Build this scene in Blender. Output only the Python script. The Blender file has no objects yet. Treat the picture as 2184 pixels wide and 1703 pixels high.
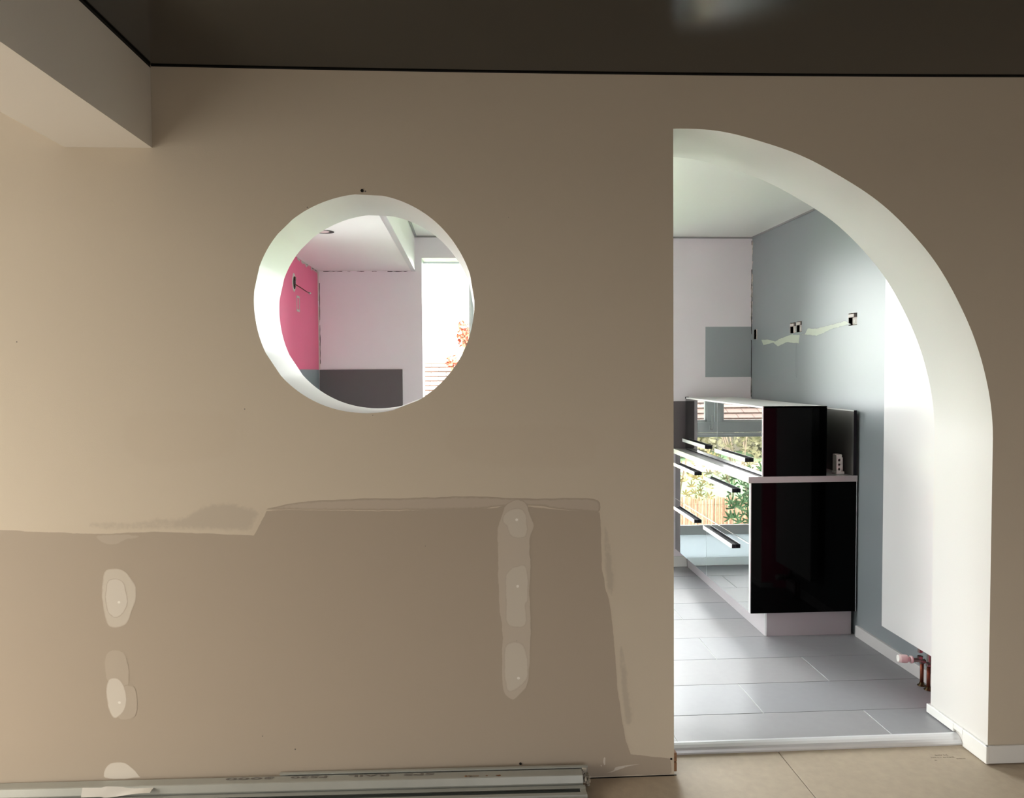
import bpy, bmesh, math, random
from mathutils import Vector, Matrix, noise
from mathutils.geometry import delaunay_2d_cdt

random.seed(7)
S = bpy.context.scene
COL = S.collection

# ------------------------------------------------------------------ camera, sky, light, exposure
cd = bpy.data.cameras.new('camera'); cam = bpy.data.objects.new('camera', cd); COL.objects.link(cam)
cd.sensor_width = 36.0; cd.lens = 26.703; cd.clip_start = 0.02; cd.clip_end = 300
rot = Matrix(((0.998376, 0.007987, -0.056409), (-0.056662, 0.03603, -0.997743), (-0.005937, 0.999319, 0.036424)))
cam.matrix_world = Matrix.Translation((0, -2.62, 1.4425)) @ rot.to_4x4()
S.camera = cam
S.view_settings.view_transform = 'Standard'; S.view_settings.look = 'None'
S.view_settings.gamma = 1.0; S.view_settings.exposure = 0.0; S.view_settings.use_curve_mapping = False

SKY = 18.0
w = bpy.data.worlds.new('overcast_sky'); S.world = w; w.use_nodes = True
bg = w.node_tree.nodes['Background']; bg.inputs[1].default_value = 1.0
_n = w.node_tree.nodes; _l = w.node_tree.links
_tc = _n.new('ShaderNodeTexCoord'); _sx = _n.new('ShaderNodeSeparateXYZ'); _l.new(_tc.outputs['Generated'], _sx.inputs[0])
# overcast sky: three times brighter overhead than at the horizon
_mr = _n.new('ShaderNodeMapRange'); _mr.inputs['To Min'].default_value = SKY; _mr.inputs['To Max'].default_value = SKY*3; _l.new(_sx.outputs['Z'], _mr.inputs['Value'])
_vm = _n.new('ShaderNodeVectorMath'); _vm.operation = 'SCALE'; _vm.inputs[0].default_value = (1.0, 0.995, 1.0); _l.new(_mr.outputs['Result'], _vm.inputs['Scale'])
_l.new(_vm.outputs['Vector'], bg.inputs[0])
# below the horizon: daylit ground
_gr = _n.new('ShaderNodeMapRange'); _gr.inputs['From Min'].default_value = -.03; _gr.inputs['From Max'].default_value = 0
_gr.inputs['To Min'].default_value = .45; _gr.inputs['To Max'].default_value = 1; _l.new(_sx.outputs['Z'], _gr.inputs['Value']); _l.new(_gr.outputs['Result'], bg.inputs[1])

def area(name, loc, rot, sx, sy, power, color, portal=False):
    l = bpy.data.lights.new(name, 'AREA'); l.shape = 'RECTANGLE'; l.size = sx; l.size_y = sy
    l.energy = power; l.color = color
    if portal: l.cycles.is_portal = True
    o = bpy.data.objects.new(name, l); COL.objects.link(o); o.location = loc; o.rotation_euler = rot
    return o
# kitchen window: lets the sky in (sampling portal only)
area('kitchen_window_portal', (0.55, 3.06, 1.13), (math.radians(-90), 0, 0), 1.9, 2.3, 1, (1, 1, 1), True)
# unseen living-room window in the left wall; its bronze tint is added to dim it
area('left_window_portal', (-2.95, -1.25, 1.15), (0, math.radians(-90), 0), 2.1, 2.0, 1, (1, 1, 1), True)
# unseen rear window, added behind the camera to fill the living room with light
area('added_rear_window_portal', (1.3, -5.12, 1.25), (math.radians(90), 0, 0), 2.4, 1.9, 1, (1, 1, 1), True)
# unseen side window, added in the left wall to brighten the kitchen
area('added_side_window_portal', (-1.2, 0.98, 1.56), (0, math.radians(-90), 0), 0.95, 0.9, 1, (1, 1, 1), True)

# ------------------------------------------------------------------ helpers
def lin(c):
    return tuple(((v/255)/12.92 if v/255 <= .04045 else ((v/255+.055)/1.055)**2.4) for v in c)
MATS = {}
def mat(name, col, rough=.5, metal=0.0, ior=1.5, var=0.0, scale=8, bump=0.0, bscale=200, coat=0.0, spec=.5, rvar=0.0):
    m = bpy.data.materials.new(name); m.use_nodes = True; nt = m.node_tree; p = nt.nodes['Principled BSDF']
    p.inputs['Base Color'].default_value = (*col, 1); p.inputs['Roughness'].default_value = rough
    p.inputs['Metallic'].default_value = metal; p.inputs['IOR'].default_value = ior
    p.inputs['Coat Weight'].default_value = coat; p.inputs['Specular IOR Level'].default_value = spec
    g = nt.nodes.new('ShaderNodeNewGeometry')
    if var or rvar:
        n = nt.nodes.new('ShaderNodeTexNoise'); n.inputs['Scale'].default_value = scale; n.inputs['Detail'].default_value = 5
        nt.links.new(g.outputs['Position'], n.inputs['Vector'])
        if var:
            mr = nt.nodes.new('ShaderNodeMapRange'); mr.inputs['To Min'].default_value = 1-var; mr.inputs['To Max'].default_value = 1+var
            mr.inputs['From Min'].default_value = .3; mr.inputs['From Max'].default_value = .7
            nt.links.new(n.outputs['Fac'], mr.inputs['Value'])
            vm = nt.nodes.new('ShaderNodeVectorMath'); vm.operation = 'SCALE'; vm.inputs[0].default_value = col
            nt.links.new(mr.outputs['Result'], vm.inputs['Scale']); nt.links.new(vm.outputs['Vector'], p.inputs['Base Color'])
        if rvar:
            mr = nt.nodes.new('ShaderNodeMapRange'); mr.inputs['To Min'].default_value = rough-rvar; mr.inputs['To Max'].default_value = rough+rvar
            mr.inputs['From Min'].default_value = .3; mr.inputs['From Max'].default_value = .7
            nt.links.new(n.outputs['Fac'], mr.inputs['Value']); nt.links.new(mr.outputs['Result'], p.inputs['Roughness'])
    if bump:
        n2 = nt.nodes.new('ShaderNodeTexNoise'); n2.inputs['Scale'].default_value = bscale; n2.inputs['Detail'].default_value = 4
        nt.links.new(g.outputs['Position'], n2.inputs['Vector'])
        b = nt.nodes.new('ShaderNodeBump'); b.inputs['Strength'].default_value = bump; b.inputs['Distance'].default_value = .002
        nt.links.new(n2.outputs['Fac'], b.inputs['Height']); nt.links.new(b.outputs['Normal'], p.inputs['Normal'])
    MATS[name] = m
    return m

def world_loc(o):
    v = Vector((0, 0, 0))
    while o is not None:
        v = v + o.location; o = o.parent
    return v
def obj(name, verts, faces, m=None, parent=None, smooth=False, mats=None, midx=None):
    me = bpy.data.meshes.new(name)
    off = world_loc(parent) if parent is not None else Vector((0, 0, 0))
    me.from_pydata([tuple(Vector(v)-off) for v in verts], [], faces)
    for mm in (mats or [m]): me.materials.append(mm)
    if midx:
        for p, i in zip(me.polygons, midx): p.material_index = i
    if smooth:
        for p in me.polygons: p.use_smooth = True
    me.update()
    o = bpy.data.objects.new(name, me); COL.objects.link(o)
    if parent is not None: o.parent = parent
    return o
def from_bm(name, bm, m, parent=None, smooth=False):
    bm.normal_update(); vs = [v.co.copy() for v in bm.verts]; bm.verts.index_update()
    fs = [[v.index for v in f.verts] for f in bm.faces]; bm.free()
    return obj(name, vs, fs, m, parent, smooth)
def bm_box(bm, x0, x1, y0, y1, z0, z1, bev=0.0, seg=2):
    r = bmesh.ops.create_cube(bm, size=1); vs = r['verts']
    for v in vs: v.co = Vector(((x0+x1)/2+v.co.x*(x1-x0), (y0+y1)/2+v.co.y*(y1-y0), (z0+z1)/2+v.co.z*(z1-z0)))
    if bev:
        es = list({e for v in vs for e in v.link_edges})
        bmesh.ops.bevel(bm, geom=es, offset=bev, segments=seg, affect='EDGES', profile=.5)
def box(name, b, m, parent=None, bev=0.0, seg=2):
    bm = bmesh.new(); bm_box(bm, *b, bev=bev, seg=seg); return from_bm(name, bm, m, parent)
def boxes(name, bl, m, parent=None, bev=0.0):
    bm = bmesh.new()
    for b in bl: bm_box(bm, *b, bev=bev, seg=1)
    return from_bm(name, bm, m, parent)
def lathe(bm, prof, origin, axis, n=24, cap=True):
    a = Vector(axis).normalized(); t = a.orthogonal().normalized(); b = a.cross(t); o = Vector(origin); rings = []
    for (r, h) in prof:
        rings.append([bm.verts.new(o+a*h+(t*math.cos(2*math.pi*i/n)+b*math.sin(2*math.pi*i/n))*r) for i in range(n)])
    for k in range(len(rings)-1):
        for i in range(n):
            bm.faces.new((rings[k][i], rings[k][(i+1) % n], rings[k+1][(i+1) % n], rings[k+1][i]))
    if cap:
        bm.faces.new(list(reversed(rings[0]))); bm.faces.new(rings[-1])
def tube(bm, pts, r, n=8):
    pts = [Vector(p) for p in pts]; rings = []
    for i, p in enumerate(pts):
        d = (pts[min(i+1, len(pts)-1)]-pts[max(i-1, 0)]).normalized()
        t = d.cross(Vector((0.31, 0.17, .93))).normalized(); b = d.cross(t)
        rings.append([bm.verts.new(p+(t*math.cos(2*math.pi*k/n)+b*math.sin(2*math.pi*k/n))*r) for k in range(n)])
    for k in range(len(rings)-1):
        for i in range(n): bm.faces.new((rings[k][i], rings[k][(i+1) % n], rings[k+1][(i+1) % n], rings[k+1][i]))
    bm.faces.new(list(reversed(rings[0]))); bm.faces.new(rings[-1])
def pieces(name, bl, m, parent=None, bev=0.0):
    return [box(name, q, m, parent, bev, 1) for q in bl]
def tag(o, label=None, cat=None, group=None, kind=None):
    if label: o['label'] = label
    if cat: o['category'] = cat
    if group: o['group'] = group
    if kind: o['kind'] = kind
    return o
def empty(name, loc, label, cat, group=None):
    o = bpy.data.objects.new(name, None); o.empty_display_size = .05; COL.objects.link(o); o.location = loc
    return tag(o, label, cat, group)
def grid_wall(name, axis, pos, thick, u, z, holes, m, m_in=None, slant=None):
    """wall in the plane axis=pos, thickness towards thick sign, u and z ranges, rectangular holes (u0,u1,z0,z1)"""
    us = sorted({*u, *[h[0] for h in holes], *[h[1] for h in holes]}); zs = sorted({*z, *[h[2] for h in holes], *[h[3] for h in holes]})
    def inside(i, j):
        if i < 0 or j < 0 or i >= len(us)-1 or j >= len(zs)-1: return False
        a, b = (us[i]+us[i+1])/2, (zs[j]+zs[j+1])/2
        return not any(h[0] < a < h[1] and h[2] < b < h[3] for h in holes)
    V = {}; vs = []; fs = []; mi = []
    def v(i, j, k):
        if (i, j, k) not in V:
            q = pos+(thick if k else 0)+(slant(us[i]) if slant else 0)
            V[(i, j, k)] = len(vs); vs.append((us[i], q, zs[j]) if axis == 'y' else (q, us[i], zs[j]))
        return V[(i, j, k)]
    for i in range(len(us)-1):
        for j in range(len(zs)-1):
            if not inside(i, j): continue
            fs.append((v(i, j, 0), v(i+1, j, 0), v(i+1, j+1, 0), v(i, j+1, 0))); mi.append(0)
            fs.append((v(i, j, 1), v(i, j+1, 1), v(i+1, j+1, 1), v(i+1, j, 1))); mi.append(0)
            for (di, dj, a, b) in ((-1, 0, (i, j), (i, j+1)), (1, 0, (i+1, j+1), (i+1, j)), (0, -1, (i+1, j), (i, j)), (0, 1, (i, j+1), (i+1, j+1))):
                if not inside(i+di, j+dj):
                    fs.append((v(*a, 0), v(*b, 0), v(*b, 1), v(*a, 1))); mi.append(1)
    o = obj(name, vs, fs, mats=[m, m_in or m], midx=mi)
    bm = bmesh.new(); bm.from_mesh(o.data); bmesh.ops.recalc_face_normals(bm, faces=bm.faces); bm.to_mesh(o.data); bm.free()
    return o

# ------------------------------------------------------------------ materials
CREAM = (.60, .53, .43)
cream = mat('cream_wall_paint', CREAM, .62, bump=.12, bscale=260, spec=.3)
beamc = mat('beam_paint', (.78, .745, .69), .6, bump=.1, spec=.3)
white = mat('white_wall_paint', (.69, .675, .655), .42, bump=.08, bscale=150, spec=.4)
kwhite = mat('lavender_white_paint', (.88, .82, .86), .55, spec=.4, var=.02, scale=2)
lowceil = mat('low_ceiling_white', (.90, .86, .85), .5)
kceil = mat('cream_white_ceiling', (.90, .90, .84), .35, spec=.4)
bead = mat('grey_ceiling_bead', (.30, .29, .29), .5)
pink = mat('pink_wall_paint', (.95, .13, .30), .36, spec=.45, var=.02, scale=3)
bluegrey = mat('blue_grey_paint', (.30, .35, .38), .5)
greyp = mat('grey_satin_wall_paint', (.245, .275, .29), .43, ior=2.0)
greysq = mat('grey_old_paint', (.35, .38, .40), .6)
darkpanel = mat('dark_plum_grey_panel', (.115, .095, .10), .5, bump=.05)
ceil_dark = mat('anthracite_stretch_ceiling', (.002, .0026, .0028), .16, spec=.5, ior=1.9)
gap = mat('black_shadow_gap', (.006, .005, .004), .9)
board = mat('beige_floor_board', (.42, .345, .26), .6, var=.05, scale=30, bump=.4, bscale=90, spec=.3)
tile = mat('grey_floor_tile', (.265, .265, .28), .42, var=.02, scale=30, spec=.35)
tile2 = mat('grey_floor_tile_variation', (.28, .275, .285), .44, var=.02, scale=30, spec=.35)
thrm = mat('threshold_silver', (.84, .85, .88), .3, metal=.3)
grout = mat('pale_grout', (.55, .55, .52), .8)
alu = mat('satin_aluminium', (.78, .78, .78), .28, metal=1)
skirt = mat('white_skirting', (.78, .78, .76), .35)
skirtk = mat('pale_grey_skirting', (.58, .56, .56), .4)
blackmirror = mat('black_mirror_glass_front', (.004, .005, .006), .015, ior=3.2, spec=.5)
blackgloss = mat('black_gloss_panel', (.0006, .0006, .0006), .05, ior=1.15)
edge = mat('brushed_edge_strip', (.72, .71, .72), .35, metal=.6)
worktop = mat('pale_grey_worktop', (.48, .46, .46), .18, spec=.6)
wtedge = mat('worktop_edge', (.46, .40, .41), .28)
wtfront = mat('cream_worktop_front', (.84, .82, .72), .3)
whitelam = mat('white_cabinet_top', (.85, .84, .82), .25)
hdark = mat('dark_handle_recess', (.02, .017, .022), .6, spec=.1)
hbar = mat('silver_handle', (.86, .88, .88), .25, metal=.25)
plinth_m = mat('pale_metallic_plinth', (.46, .42, .44), .3, metal=.15)
splash = mat('dark_grey_metallic_splashback', (.26, .25, .235), .32, metal=.7)
splashtop = mat('splashback_edge', (.85, .85, .85), .3)
radm = mat('white_radiator_enamel', (.74, .74, .74), .2, spec=.3)
plastic = mat('white_plastic', (.80, .78, .74), .35)
pinkplastic = mat('pinkish_white_valve_plastic', (.72, .56, .56), .35)
copper = mat('tarnished_copper', (.20, .06, .035), .35, metal=.8)
brass = mat('dull_nickel_fitting', (.28, .22, .2), .3, metal=.9)
rose = mat('dark_bronze_rosette', (.12, .08, .04), .25, metal=.9)
woodb = mat('raw_timber_end', (.24, .12, .06), .8, var=.2, scale=90)
galv = mat('galvanised_rail', (.40, .41, .38), .42, metal=.35, var=.05, scale=12)
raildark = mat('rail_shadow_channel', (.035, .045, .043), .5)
ink = mat('grey_stencil_ink', (.17, .155, .14), .7)
ink2 = mat('brown_print_ink', (.25, .20, .15), .7)
dust = mat('dried_plaster_crumb', (.46, .42, .35), .9, bump=.8, bscale=160)
film = mat('pale_protective_film', (.55, .53, .49), .3)
boxbrown = mat('brown_socket_box', (.62, .44, .35), .6)
boxdark = mat('dark_socket_hole', (.03, .022, .018), .8)
brk = mat('metal_socket_bracket', (.62, .55, .52), .45)
crackd = mat('dark_joint_crack', (.05, .04, .04), .9)
tornp = mat('torn_pale_paper', (.72, .66, .6), .8)
wframe = mat('grey_window_frame', (.78, .84, .86), .35)
wgasket = mat('pale_glazing_bead', (.85, .88, .88), .4)
sillm = mat('white_window_reveal', (.84, .86, .84), .35)
terr = mat('terrace_concrete', (.25, .24, .23), .8, var=.1, scale=4)
grass = mat('lawn_green', (.05, .10, .035), .9, var=.4, scale=5, bump=.6, bscale=40)
soil = mat('sandy_path', (.20, .14, .08), .9, var=.15, scale=3)
reed = mat('dry_reed', (.42, .25, .16), .8, var=.25, scale=60)
figl = mat('fig_leaf_green', (.05, .12, .04), .5, var=.3, scale=8)
stem = mat('woody_stem', (.16, .11, .07), .8)
yellowl = mat('yellow_autumn_leaf', (.17, .125, .035), .6, var=.3, scale=20)
hedgem = mat('olive_hedge_leaf', (.11, .10, .045), .7, var=.45, scale=1.5)
redl = mat('red_autumn_leaf', (.36, .06, .03), .6, var=.2, scale=10)
rtile = mat('brown_roof_tile', (.075, .045, .034), .8, var=.25, scale=.9)
rtile2 = mat('dark_roof_tile', (.05, .035, .03), .8, var=.2, scale=.9)
hwall = mat('house_render', (.3, .26, .2), .8)
bluep = mat('blue_barrel_plastic', (.05, .13, .30), .4)

glass = bpy.data.materials.new('clear_window_glass'); glass.use_nodes = True
nt = glass.node_tree; nt.nodes.clear()
o_ = nt.nodes.new('ShaderNodeOutputMaterial'); mx = nt.nodes.new('ShaderNodeMixShader'); tr = nt.nodes.new('ShaderNodeBsdfTransparent')
gl = nt.nodes.new('ShaderNodeBsdfGlossy'); fr = nt.nodes.new('ShaderNodeFresnel'); fr.inputs[0].default_value = 1.45; gl.inputs['Roughness'].default_value = 0.0
tr.inputs[0].default_value = (.95, .97, .96, 1)
nt.links.new(fr.outputs[0], mx.inputs[0]); nt.links.new(tr.outputs[0], mx.inputs[1]); nt.links.new(gl.outputs[0], mx.inputs[2]); nt.links.new(mx.outputs[0], o_.inputs[0])

dimglass = bpy.data.materials.new('added_bronze_dimming_tint'); dimglass.use_nodes = True  # tint added to set how much sky the left window lets in
nt = dimglass.node_tree; nt.nodes.clear(); o_ = nt.nodes.new('ShaderNodeOutputMaterial'); tr = nt.nodes.new('ShaderNodeBsdfTransparent')
tr.inputs[0].default_value = (.63, .605, .56, 1); nt.links.new(tr.outputs[0], o_.inputs[0])

rearglass = dimglass.copy(); rearglass.name = 'added_grey_dimming_tint'  # added tint that weakens the fill from the rear window
for q in rearglass.node_tree.nodes:
    if q.type == 'BSDF_TRANSPARENT': q.inputs[0].default_value = (.36, .36, .365, 1)

frost = bpy.data.materials.new('added_frosted_brightener'); frost.use_nodes = True  # translucent material, added to brighten the strip under the kitchen window
nt = frost.node_tree; nt.nodes.clear(); o_ = nt.nodes.new('ShaderNodeOutputMaterial'); tl = nt.nodes.new('ShaderNodeBsdfTranslucent')
tl.inputs[0].default_value = (.27, .30, .31, 1); df = nt.nodes.new('ShaderNodeBsdfDiffuse'); df.inputs[0].default_value = (.5, .5, .5, 1); ad = nt.nodes.new('ShaderNodeAddShader')
nt.links.new(tl.outputs[0], ad.inputs[0]); nt.links.new(df.outputs[0], ad.inputs[1]); nt.links.new(ad.outputs[0], o_.inputs[0])

def patch_mat(name, under, over, rough=.62, spec=.3):
    m = bpy.data.materials.new(name); m.use_nodes = True; t = m.node_tree; p = t.nodes['Principled BSDF']
    a = t.nodes.new('ShaderNodeAttribute'); a.attribute_name = 'cover'
    n = t.nodes.new('ShaderNodeTexNoise'); n.inputs['Scale'].default_value = 60; n.inputs['Detail'].default_value = 4
    g = t.nodes.new('ShaderNodeNewGeometry'); t.links.new(g.outputs['Position'], n.inputs['Vector'])
    s = t.nodes.new('ShaderNodeMath'); s.operation = 'SUBTRACT'; s.inputs[1].default_value = .5; t.links.new(n.outputs['Fac'], s.inputs[0])
    # ragged edge: the noise only acts where the cover is partial
    q = t.nodes.new('ShaderNodeMath'); q.operation = 'MULTIPLY_ADD'; q.inputs[1].default_value = .8; t.links.new(s.outputs[0], q.inputs[0]); t.links.new(a.outputs['Fac'], q.inputs[2])
    r = t.nodes.new('ShaderNodeMapRange'); r.interpolation_type = 'SMOOTHSTEP'; r.inputs['From Min'].default_value = .1; r.inputs['From Max'].default_value = .75
    t.links.new(q.outputs[0], r.inputs['Value'])
    mi = t.nodes.new('ShaderNodeMix'); mi.data_type = 'RGBA'; mi.inputs[6].default_value = (*under, 1); mi.inputs[7].default_value = (*over, 1)
    t.links.new(r.outputs['Result'], mi.inputs[0]); t.links.new(mi.outputs[2], p.inputs['Base Color'])
    p.inputs['Roughness'].default_value = rough; p.inputs['Specular IOR Level'].default_value = spec
    return m
BARE = (.415, .353, .285)
GP = (.22, .245, .26)
PM = {
    'bare': patch_mat('bare_plaster', CREAM, BARE),
    'band': patch_mat('thin_filler', BARE, (.485, .42, .35)),
    'smear': patch_mat('grey_filler_smear', CREAM, (.50, .44, .36)),
    'pale1': patch_mat('pale_filler', (.50, .44, .37), (.585, .535, .462)),
    'pale2': patch_mat('whitish_filler', (.49, .43, .36), (.63, .585, .52)),
    'faint': patch_mat('faint_filler', BARE, (.465, .405, .335)),
    'strip': patch_mat('filler_over_joint', BARE, (.53, .468, .395)),
    'dab': patch_mat('white_filler_dab', (.60, .56, .5), (.80, .77, .71)),
    'tan': patch_mat('old_repair', CREAM, (.590, .518, .418)),
    'gfill': patch_mat('pale_green_filler', GP, (.56, .61, .50), .36, .5),
    'gstreak': patch_mat('pale_paint_streak', GP, (.27, .30, .31), .36, .5),
}
PATCHES = [
    ('bare_plaster_area', 'bare', 0.004, 1, 'front', [(-1.962, 0.946), (-1.572, 0.923), (-1.405, 0.912), (-1.245, 0.904), (-1.067, 0.908), (-0.912, 0.9), (-0.739, 0.89), (-0.718, 0.924), (-0.695, 0.972), (-0.643, 0.976), (-0.39, 0.968), (-0.23, 0.966), (-0.004, 0.972), (0.077, 0.969), (0.094, 0.972), (0.118, 0.978), (0.208, 0.973), (0.323, 0.958), (0.455, 0.953), (0.458, 0.887), (0.463, 0.746), (0.487, 0.637), (0.501, 0.537), (0.507, 0.47), (0.517, 0.318), (0.534, 0.2), (0.547, 0.132), (0.562, 0.084), (0.621, 0.074), (0.672, 0.068), (0.706, 0.062), (0.719, 0.024), (0.719, -0.003), (-0.175, 0.01), (-1.6, -0.009), (-1.995, -0.013)]),
    ('filler_band', 'band', 0.012, 2, 'front', [(-0.714, 0.975), (-0.58, 1.002), (-0.389, 1.009), (-0.165, 1.007), (-0.003, 1.014), (0.11, 1.004), (0.224, 0.999), (0.323, 0.999), (0.451, 0.999), (0.46, 0.945), (0.405, 0.952), (0.306, 0.959), (0.241, 0.976), (0.159, 0.974), (0.094, 0.975), (0.045, 0.966), (-0.165, 0.966), (-0.39, 0.968), (-0.643, 0.976)]),
    ('filler_smear', 'smear', 0.03, 2, 'front', [(-1.343, 0.938), (-1.243, 0.952), (-1.128, 0.944), (-1.066, 0.962), (-0.988, 0.954), (-0.91, 0.999), (-0.831, 1.012), (-0.769, 0.999), (-0.706, 0.975), (-0.726, 0.927), (-0.746, 0.894), (-0.912, 0.902), (-1.067, 0.909), (-1.244, 0.908)]),
    ('filler_patch', 'pale1', 0.006, 3, 'front', [(-1.237, 0.781), (-1.194, 0.785), (-1.16, 0.768), (-1.133, 0.723), (-1.131, 0.683), (-1.147, 0.643), (-1.164, 0.595), (-1.199, 0.578), (-1.232, 0.59), (-1.243, 0.645), (-1.248, 0.709)]),
    ('filler_patch', 'pale2', 0.006, 4, 'front', [(-1.229, 0.741), (-1.202, 0.752), (-1.176, 0.74), (-1.162, 0.699), (-1.159, 0.659), (-1.179, 0.624), (-1.207, 0.612), (-1.228, 0.632), (-1.238, 0.677)]),
    ('filler_patch', 'faint', 0.006, 3, 'front', [(-1.238, 0.5), (-1.2, 0.509), (-1.173, 0.492), (-1.163, 0.434), (-1.163, 0.377), (-1.204, 0.37), (-1.24, 0.395), (-1.245, 0.452)]),
    ('filler_patch', 'faint', 0.006, 4, 'front', [(-1.185, 0.386), (-1.144, 0.381), (-1.137, 0.336), (-1.14, 0.279), (-1.166, 0.26), (-1.206, 0.263), (-1.213, 0.322)]),
    ('filler_patch', 'pale2', 0.005, 5, 'front', [(-1.235, 0.4), (-1.218, 0.409), (-1.19, 0.402), (-1.176, 0.369), (-1.171, 0.32), (-1.187, 0.285), (-1.215, 0.263), (-1.233, 0.298), (-1.241, 0.355)]),
    ('filler_patch', 'pale2', 0.004, 3, 'front', [(-1.258, 0.056), (-1.254, 0.092), (-1.235, 0.113), (-1.207, 0.118), (-1.179, 0.111), (-1.154, 0.089), (-1.139, 0.068), (-1.127, 0.058)]),
    ('filler_patch', 'faint', 0.008, 3, 'front', [(-1.26, 0.903), (-1.114, 0.9), (-1.117, 0.886), (-1.16, 0.88), (-1.199, 0.86), (-1.238, 0.866), (-1.259, 0.885)]),
    ('filler_strip', 'strip', 0.006, 3, 'front', [(0.123, 0.983), (0.159, 1.0), (0.195, 0.99), (0.211, 0.94), (0.227, 0.904), (0.211, 0.875), (0.207, 0.809), (0.214, 0.776), (0.206, 0.677), (0.212, 0.561), (0.207, 0.444), (0.201, 0.336), (0.175, 0.315), (0.145, 0.283), (0.119, 0.305), (0.106, 0.339), (0.105, 0.447), (0.109, 0.547), (0.096, 0.613), (0.095, 0.712), (0.094, 0.828), (0.092, 0.893), (0.107, 0.942)]),
    ('filler_patch', 'pale1', 0.008, 4, 'front', [(0.113, 0.942), (0.143, 0.966), (0.179, 0.969), (0.198, 0.941), (0.201, 0.867), (0.171, 0.859), (0.139, 0.866), (0.129, 0.901), (0.11, 0.918)]),
    ('filler_patch', 'pale1', 0.008, 4, 'front', [(0.133, 0.753), (0.174, 0.77), (0.2, 0.766), (0.203, 0.644), (0.19, 0.624), (0.199, 0.544), (0.12, 0.55), (0.121, 0.629), (0.118, 0.728)]),
    ('filler_patch', 'pale1', 0.01, 4, 'front', [(0.12, 0.493), (0.156, 0.502), (0.189, 0.485), (0.202, 0.411), (0.197, 0.353), (0.155, 0.323), (0.126, 0.317), (0.113, 0.364), (0.113, 0.447)]),
    ('screw_head_dab', 'dab', 0.001, 7, 'front', [(0.157, 0.93), (0.162, 0.932), (0.167, 0.93), (0.167, 0.923), (0.162, 0.921), (0.157, 0.923)]),
    ('screw_head_dab', 'dab', 0.001, 7, 'front', [(0.159, 0.696), (0.164, 0.698), (0.169, 0.696), (0.169, 0.689), (0.164, 0.687), (0.159, 0.689)]),
    ('screw_head_dab', 'dab', 0.001, 7, 'front', [(0.16, 0.371), (0.165, 0.373), (0.17, 0.37), (0.171, 0.364), (0.165, 0.362), (0.16, 0.364)]),
    ('screw_head_dab', 'dab', 0.001, 7, 'front', [(-1.195, 0.671), (-1.19, 0.673), (-1.185, 0.671), (-1.185, 0.665), (-1.19, 0.663), (-1.195, 0.665)]),
    ('screw_head_dab', 'dab', 0.001, 7, 'front', [(-1.202, 0.326), (-1.197, 0.328), (-1.192, 0.326), (-1.192, 0.319), (-1.197, 0.317), (-1.202, 0.32)]),
    ('filler_patch', 'smear', 0.02, 2, 'front', [(0.46, 0.936), (0.488, 0.886), (0.501, 0.787), (0.511, 0.703), (0.501, 0.637), (0.471, 0.668), (0.464, 0.771)]),
    ('filler_patch', 'smear', 0.02, 2, 'front', [(0.514, 0.47), (0.537, 0.486), (0.554, 0.401), (0.561, 0.3), (0.574, 0.232), (0.571, 0.182), (0.537, 0.18), (0.524, 0.301)]),
    ('filler_patch', 'tan', 0.05, 1, 'front', [(-1.18, 1.325), (-1.057, 1.337), (-0.918, 1.332), (-0.778, 1.322), (-0.765, 1.213), (-0.797, 1.142), (-0.954, 1.115), (-1.109, 1.115), (-1.184, 1.186)]),
    ('filler_patch', 'tan', 0.04, 1, 'front', [(-0.114, 1.263), (0.161, 1.271), (0.422, 1.272), (0.472, 1.183), (0.438, 1.085), (0.16, 1.092), (-0.083, 1.124)]),
    ('plaster_splash', 'pale2', 0.002, 4, 'front', [(0.465, 0.074), (0.472, 0.075), (0.473, 0.058), (0.473, 0.045), (0.467, 0.043), (0.463, 0.057)]),
    ('plaster_splash', 'pale2', 0.002, 4, 'front', [(0.505, 0.037), (0.537, 0.041), (0.574, 0.045), (0.601, 0.047), (0.554, 0.037), (0.507, 0.023), (0.47, 0.015), (0.487, 0.022), (0.502, 0.027)]),
    ('plaster_splash', 'pale2', 0.002, 4, 'front', [(0.453, 0.047), (0.458, 0.047), (0.46, 0.04), (0.455, 0.04)]),
    ('filler_patch', 'gfill', 0.008, 1, 'grey', [(2.563, 1.655), (2.439, 1.65), (2.321, 1.635), (2.252, 1.648), (2.135, 1.661), (2.065, 1.669), (1.997, 1.66), (1.891, 1.661), (1.853, 1.693), (1.742, 1.686), (1.596, 1.694), (1.407, 1.708), (1.345, 1.684), (1.459, 1.675), (1.578, 1.666), (1.652, 1.649), (1.741, 1.637), (1.852, 1.65), (1.956, 1.652), (1.969, 1.601), (2.05, 1.607), (2.135, 1.616), (2.282, 1.594), (2.359, 1.621), (2.521, 1.608)]),
    ('paint_streak', 'gstreak', 0.01, 1, 'grey', [(2.016, 1.6), (1.995, 1.599), (1.985, 1.396), (2.012, 1.392)]),
]

# ------------------------------------------------------------------ setting: living room
YB = 2.728       # kitchen back wall
def ceil_z(x): return 2.463+.0034*(x+.1)**2
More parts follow.
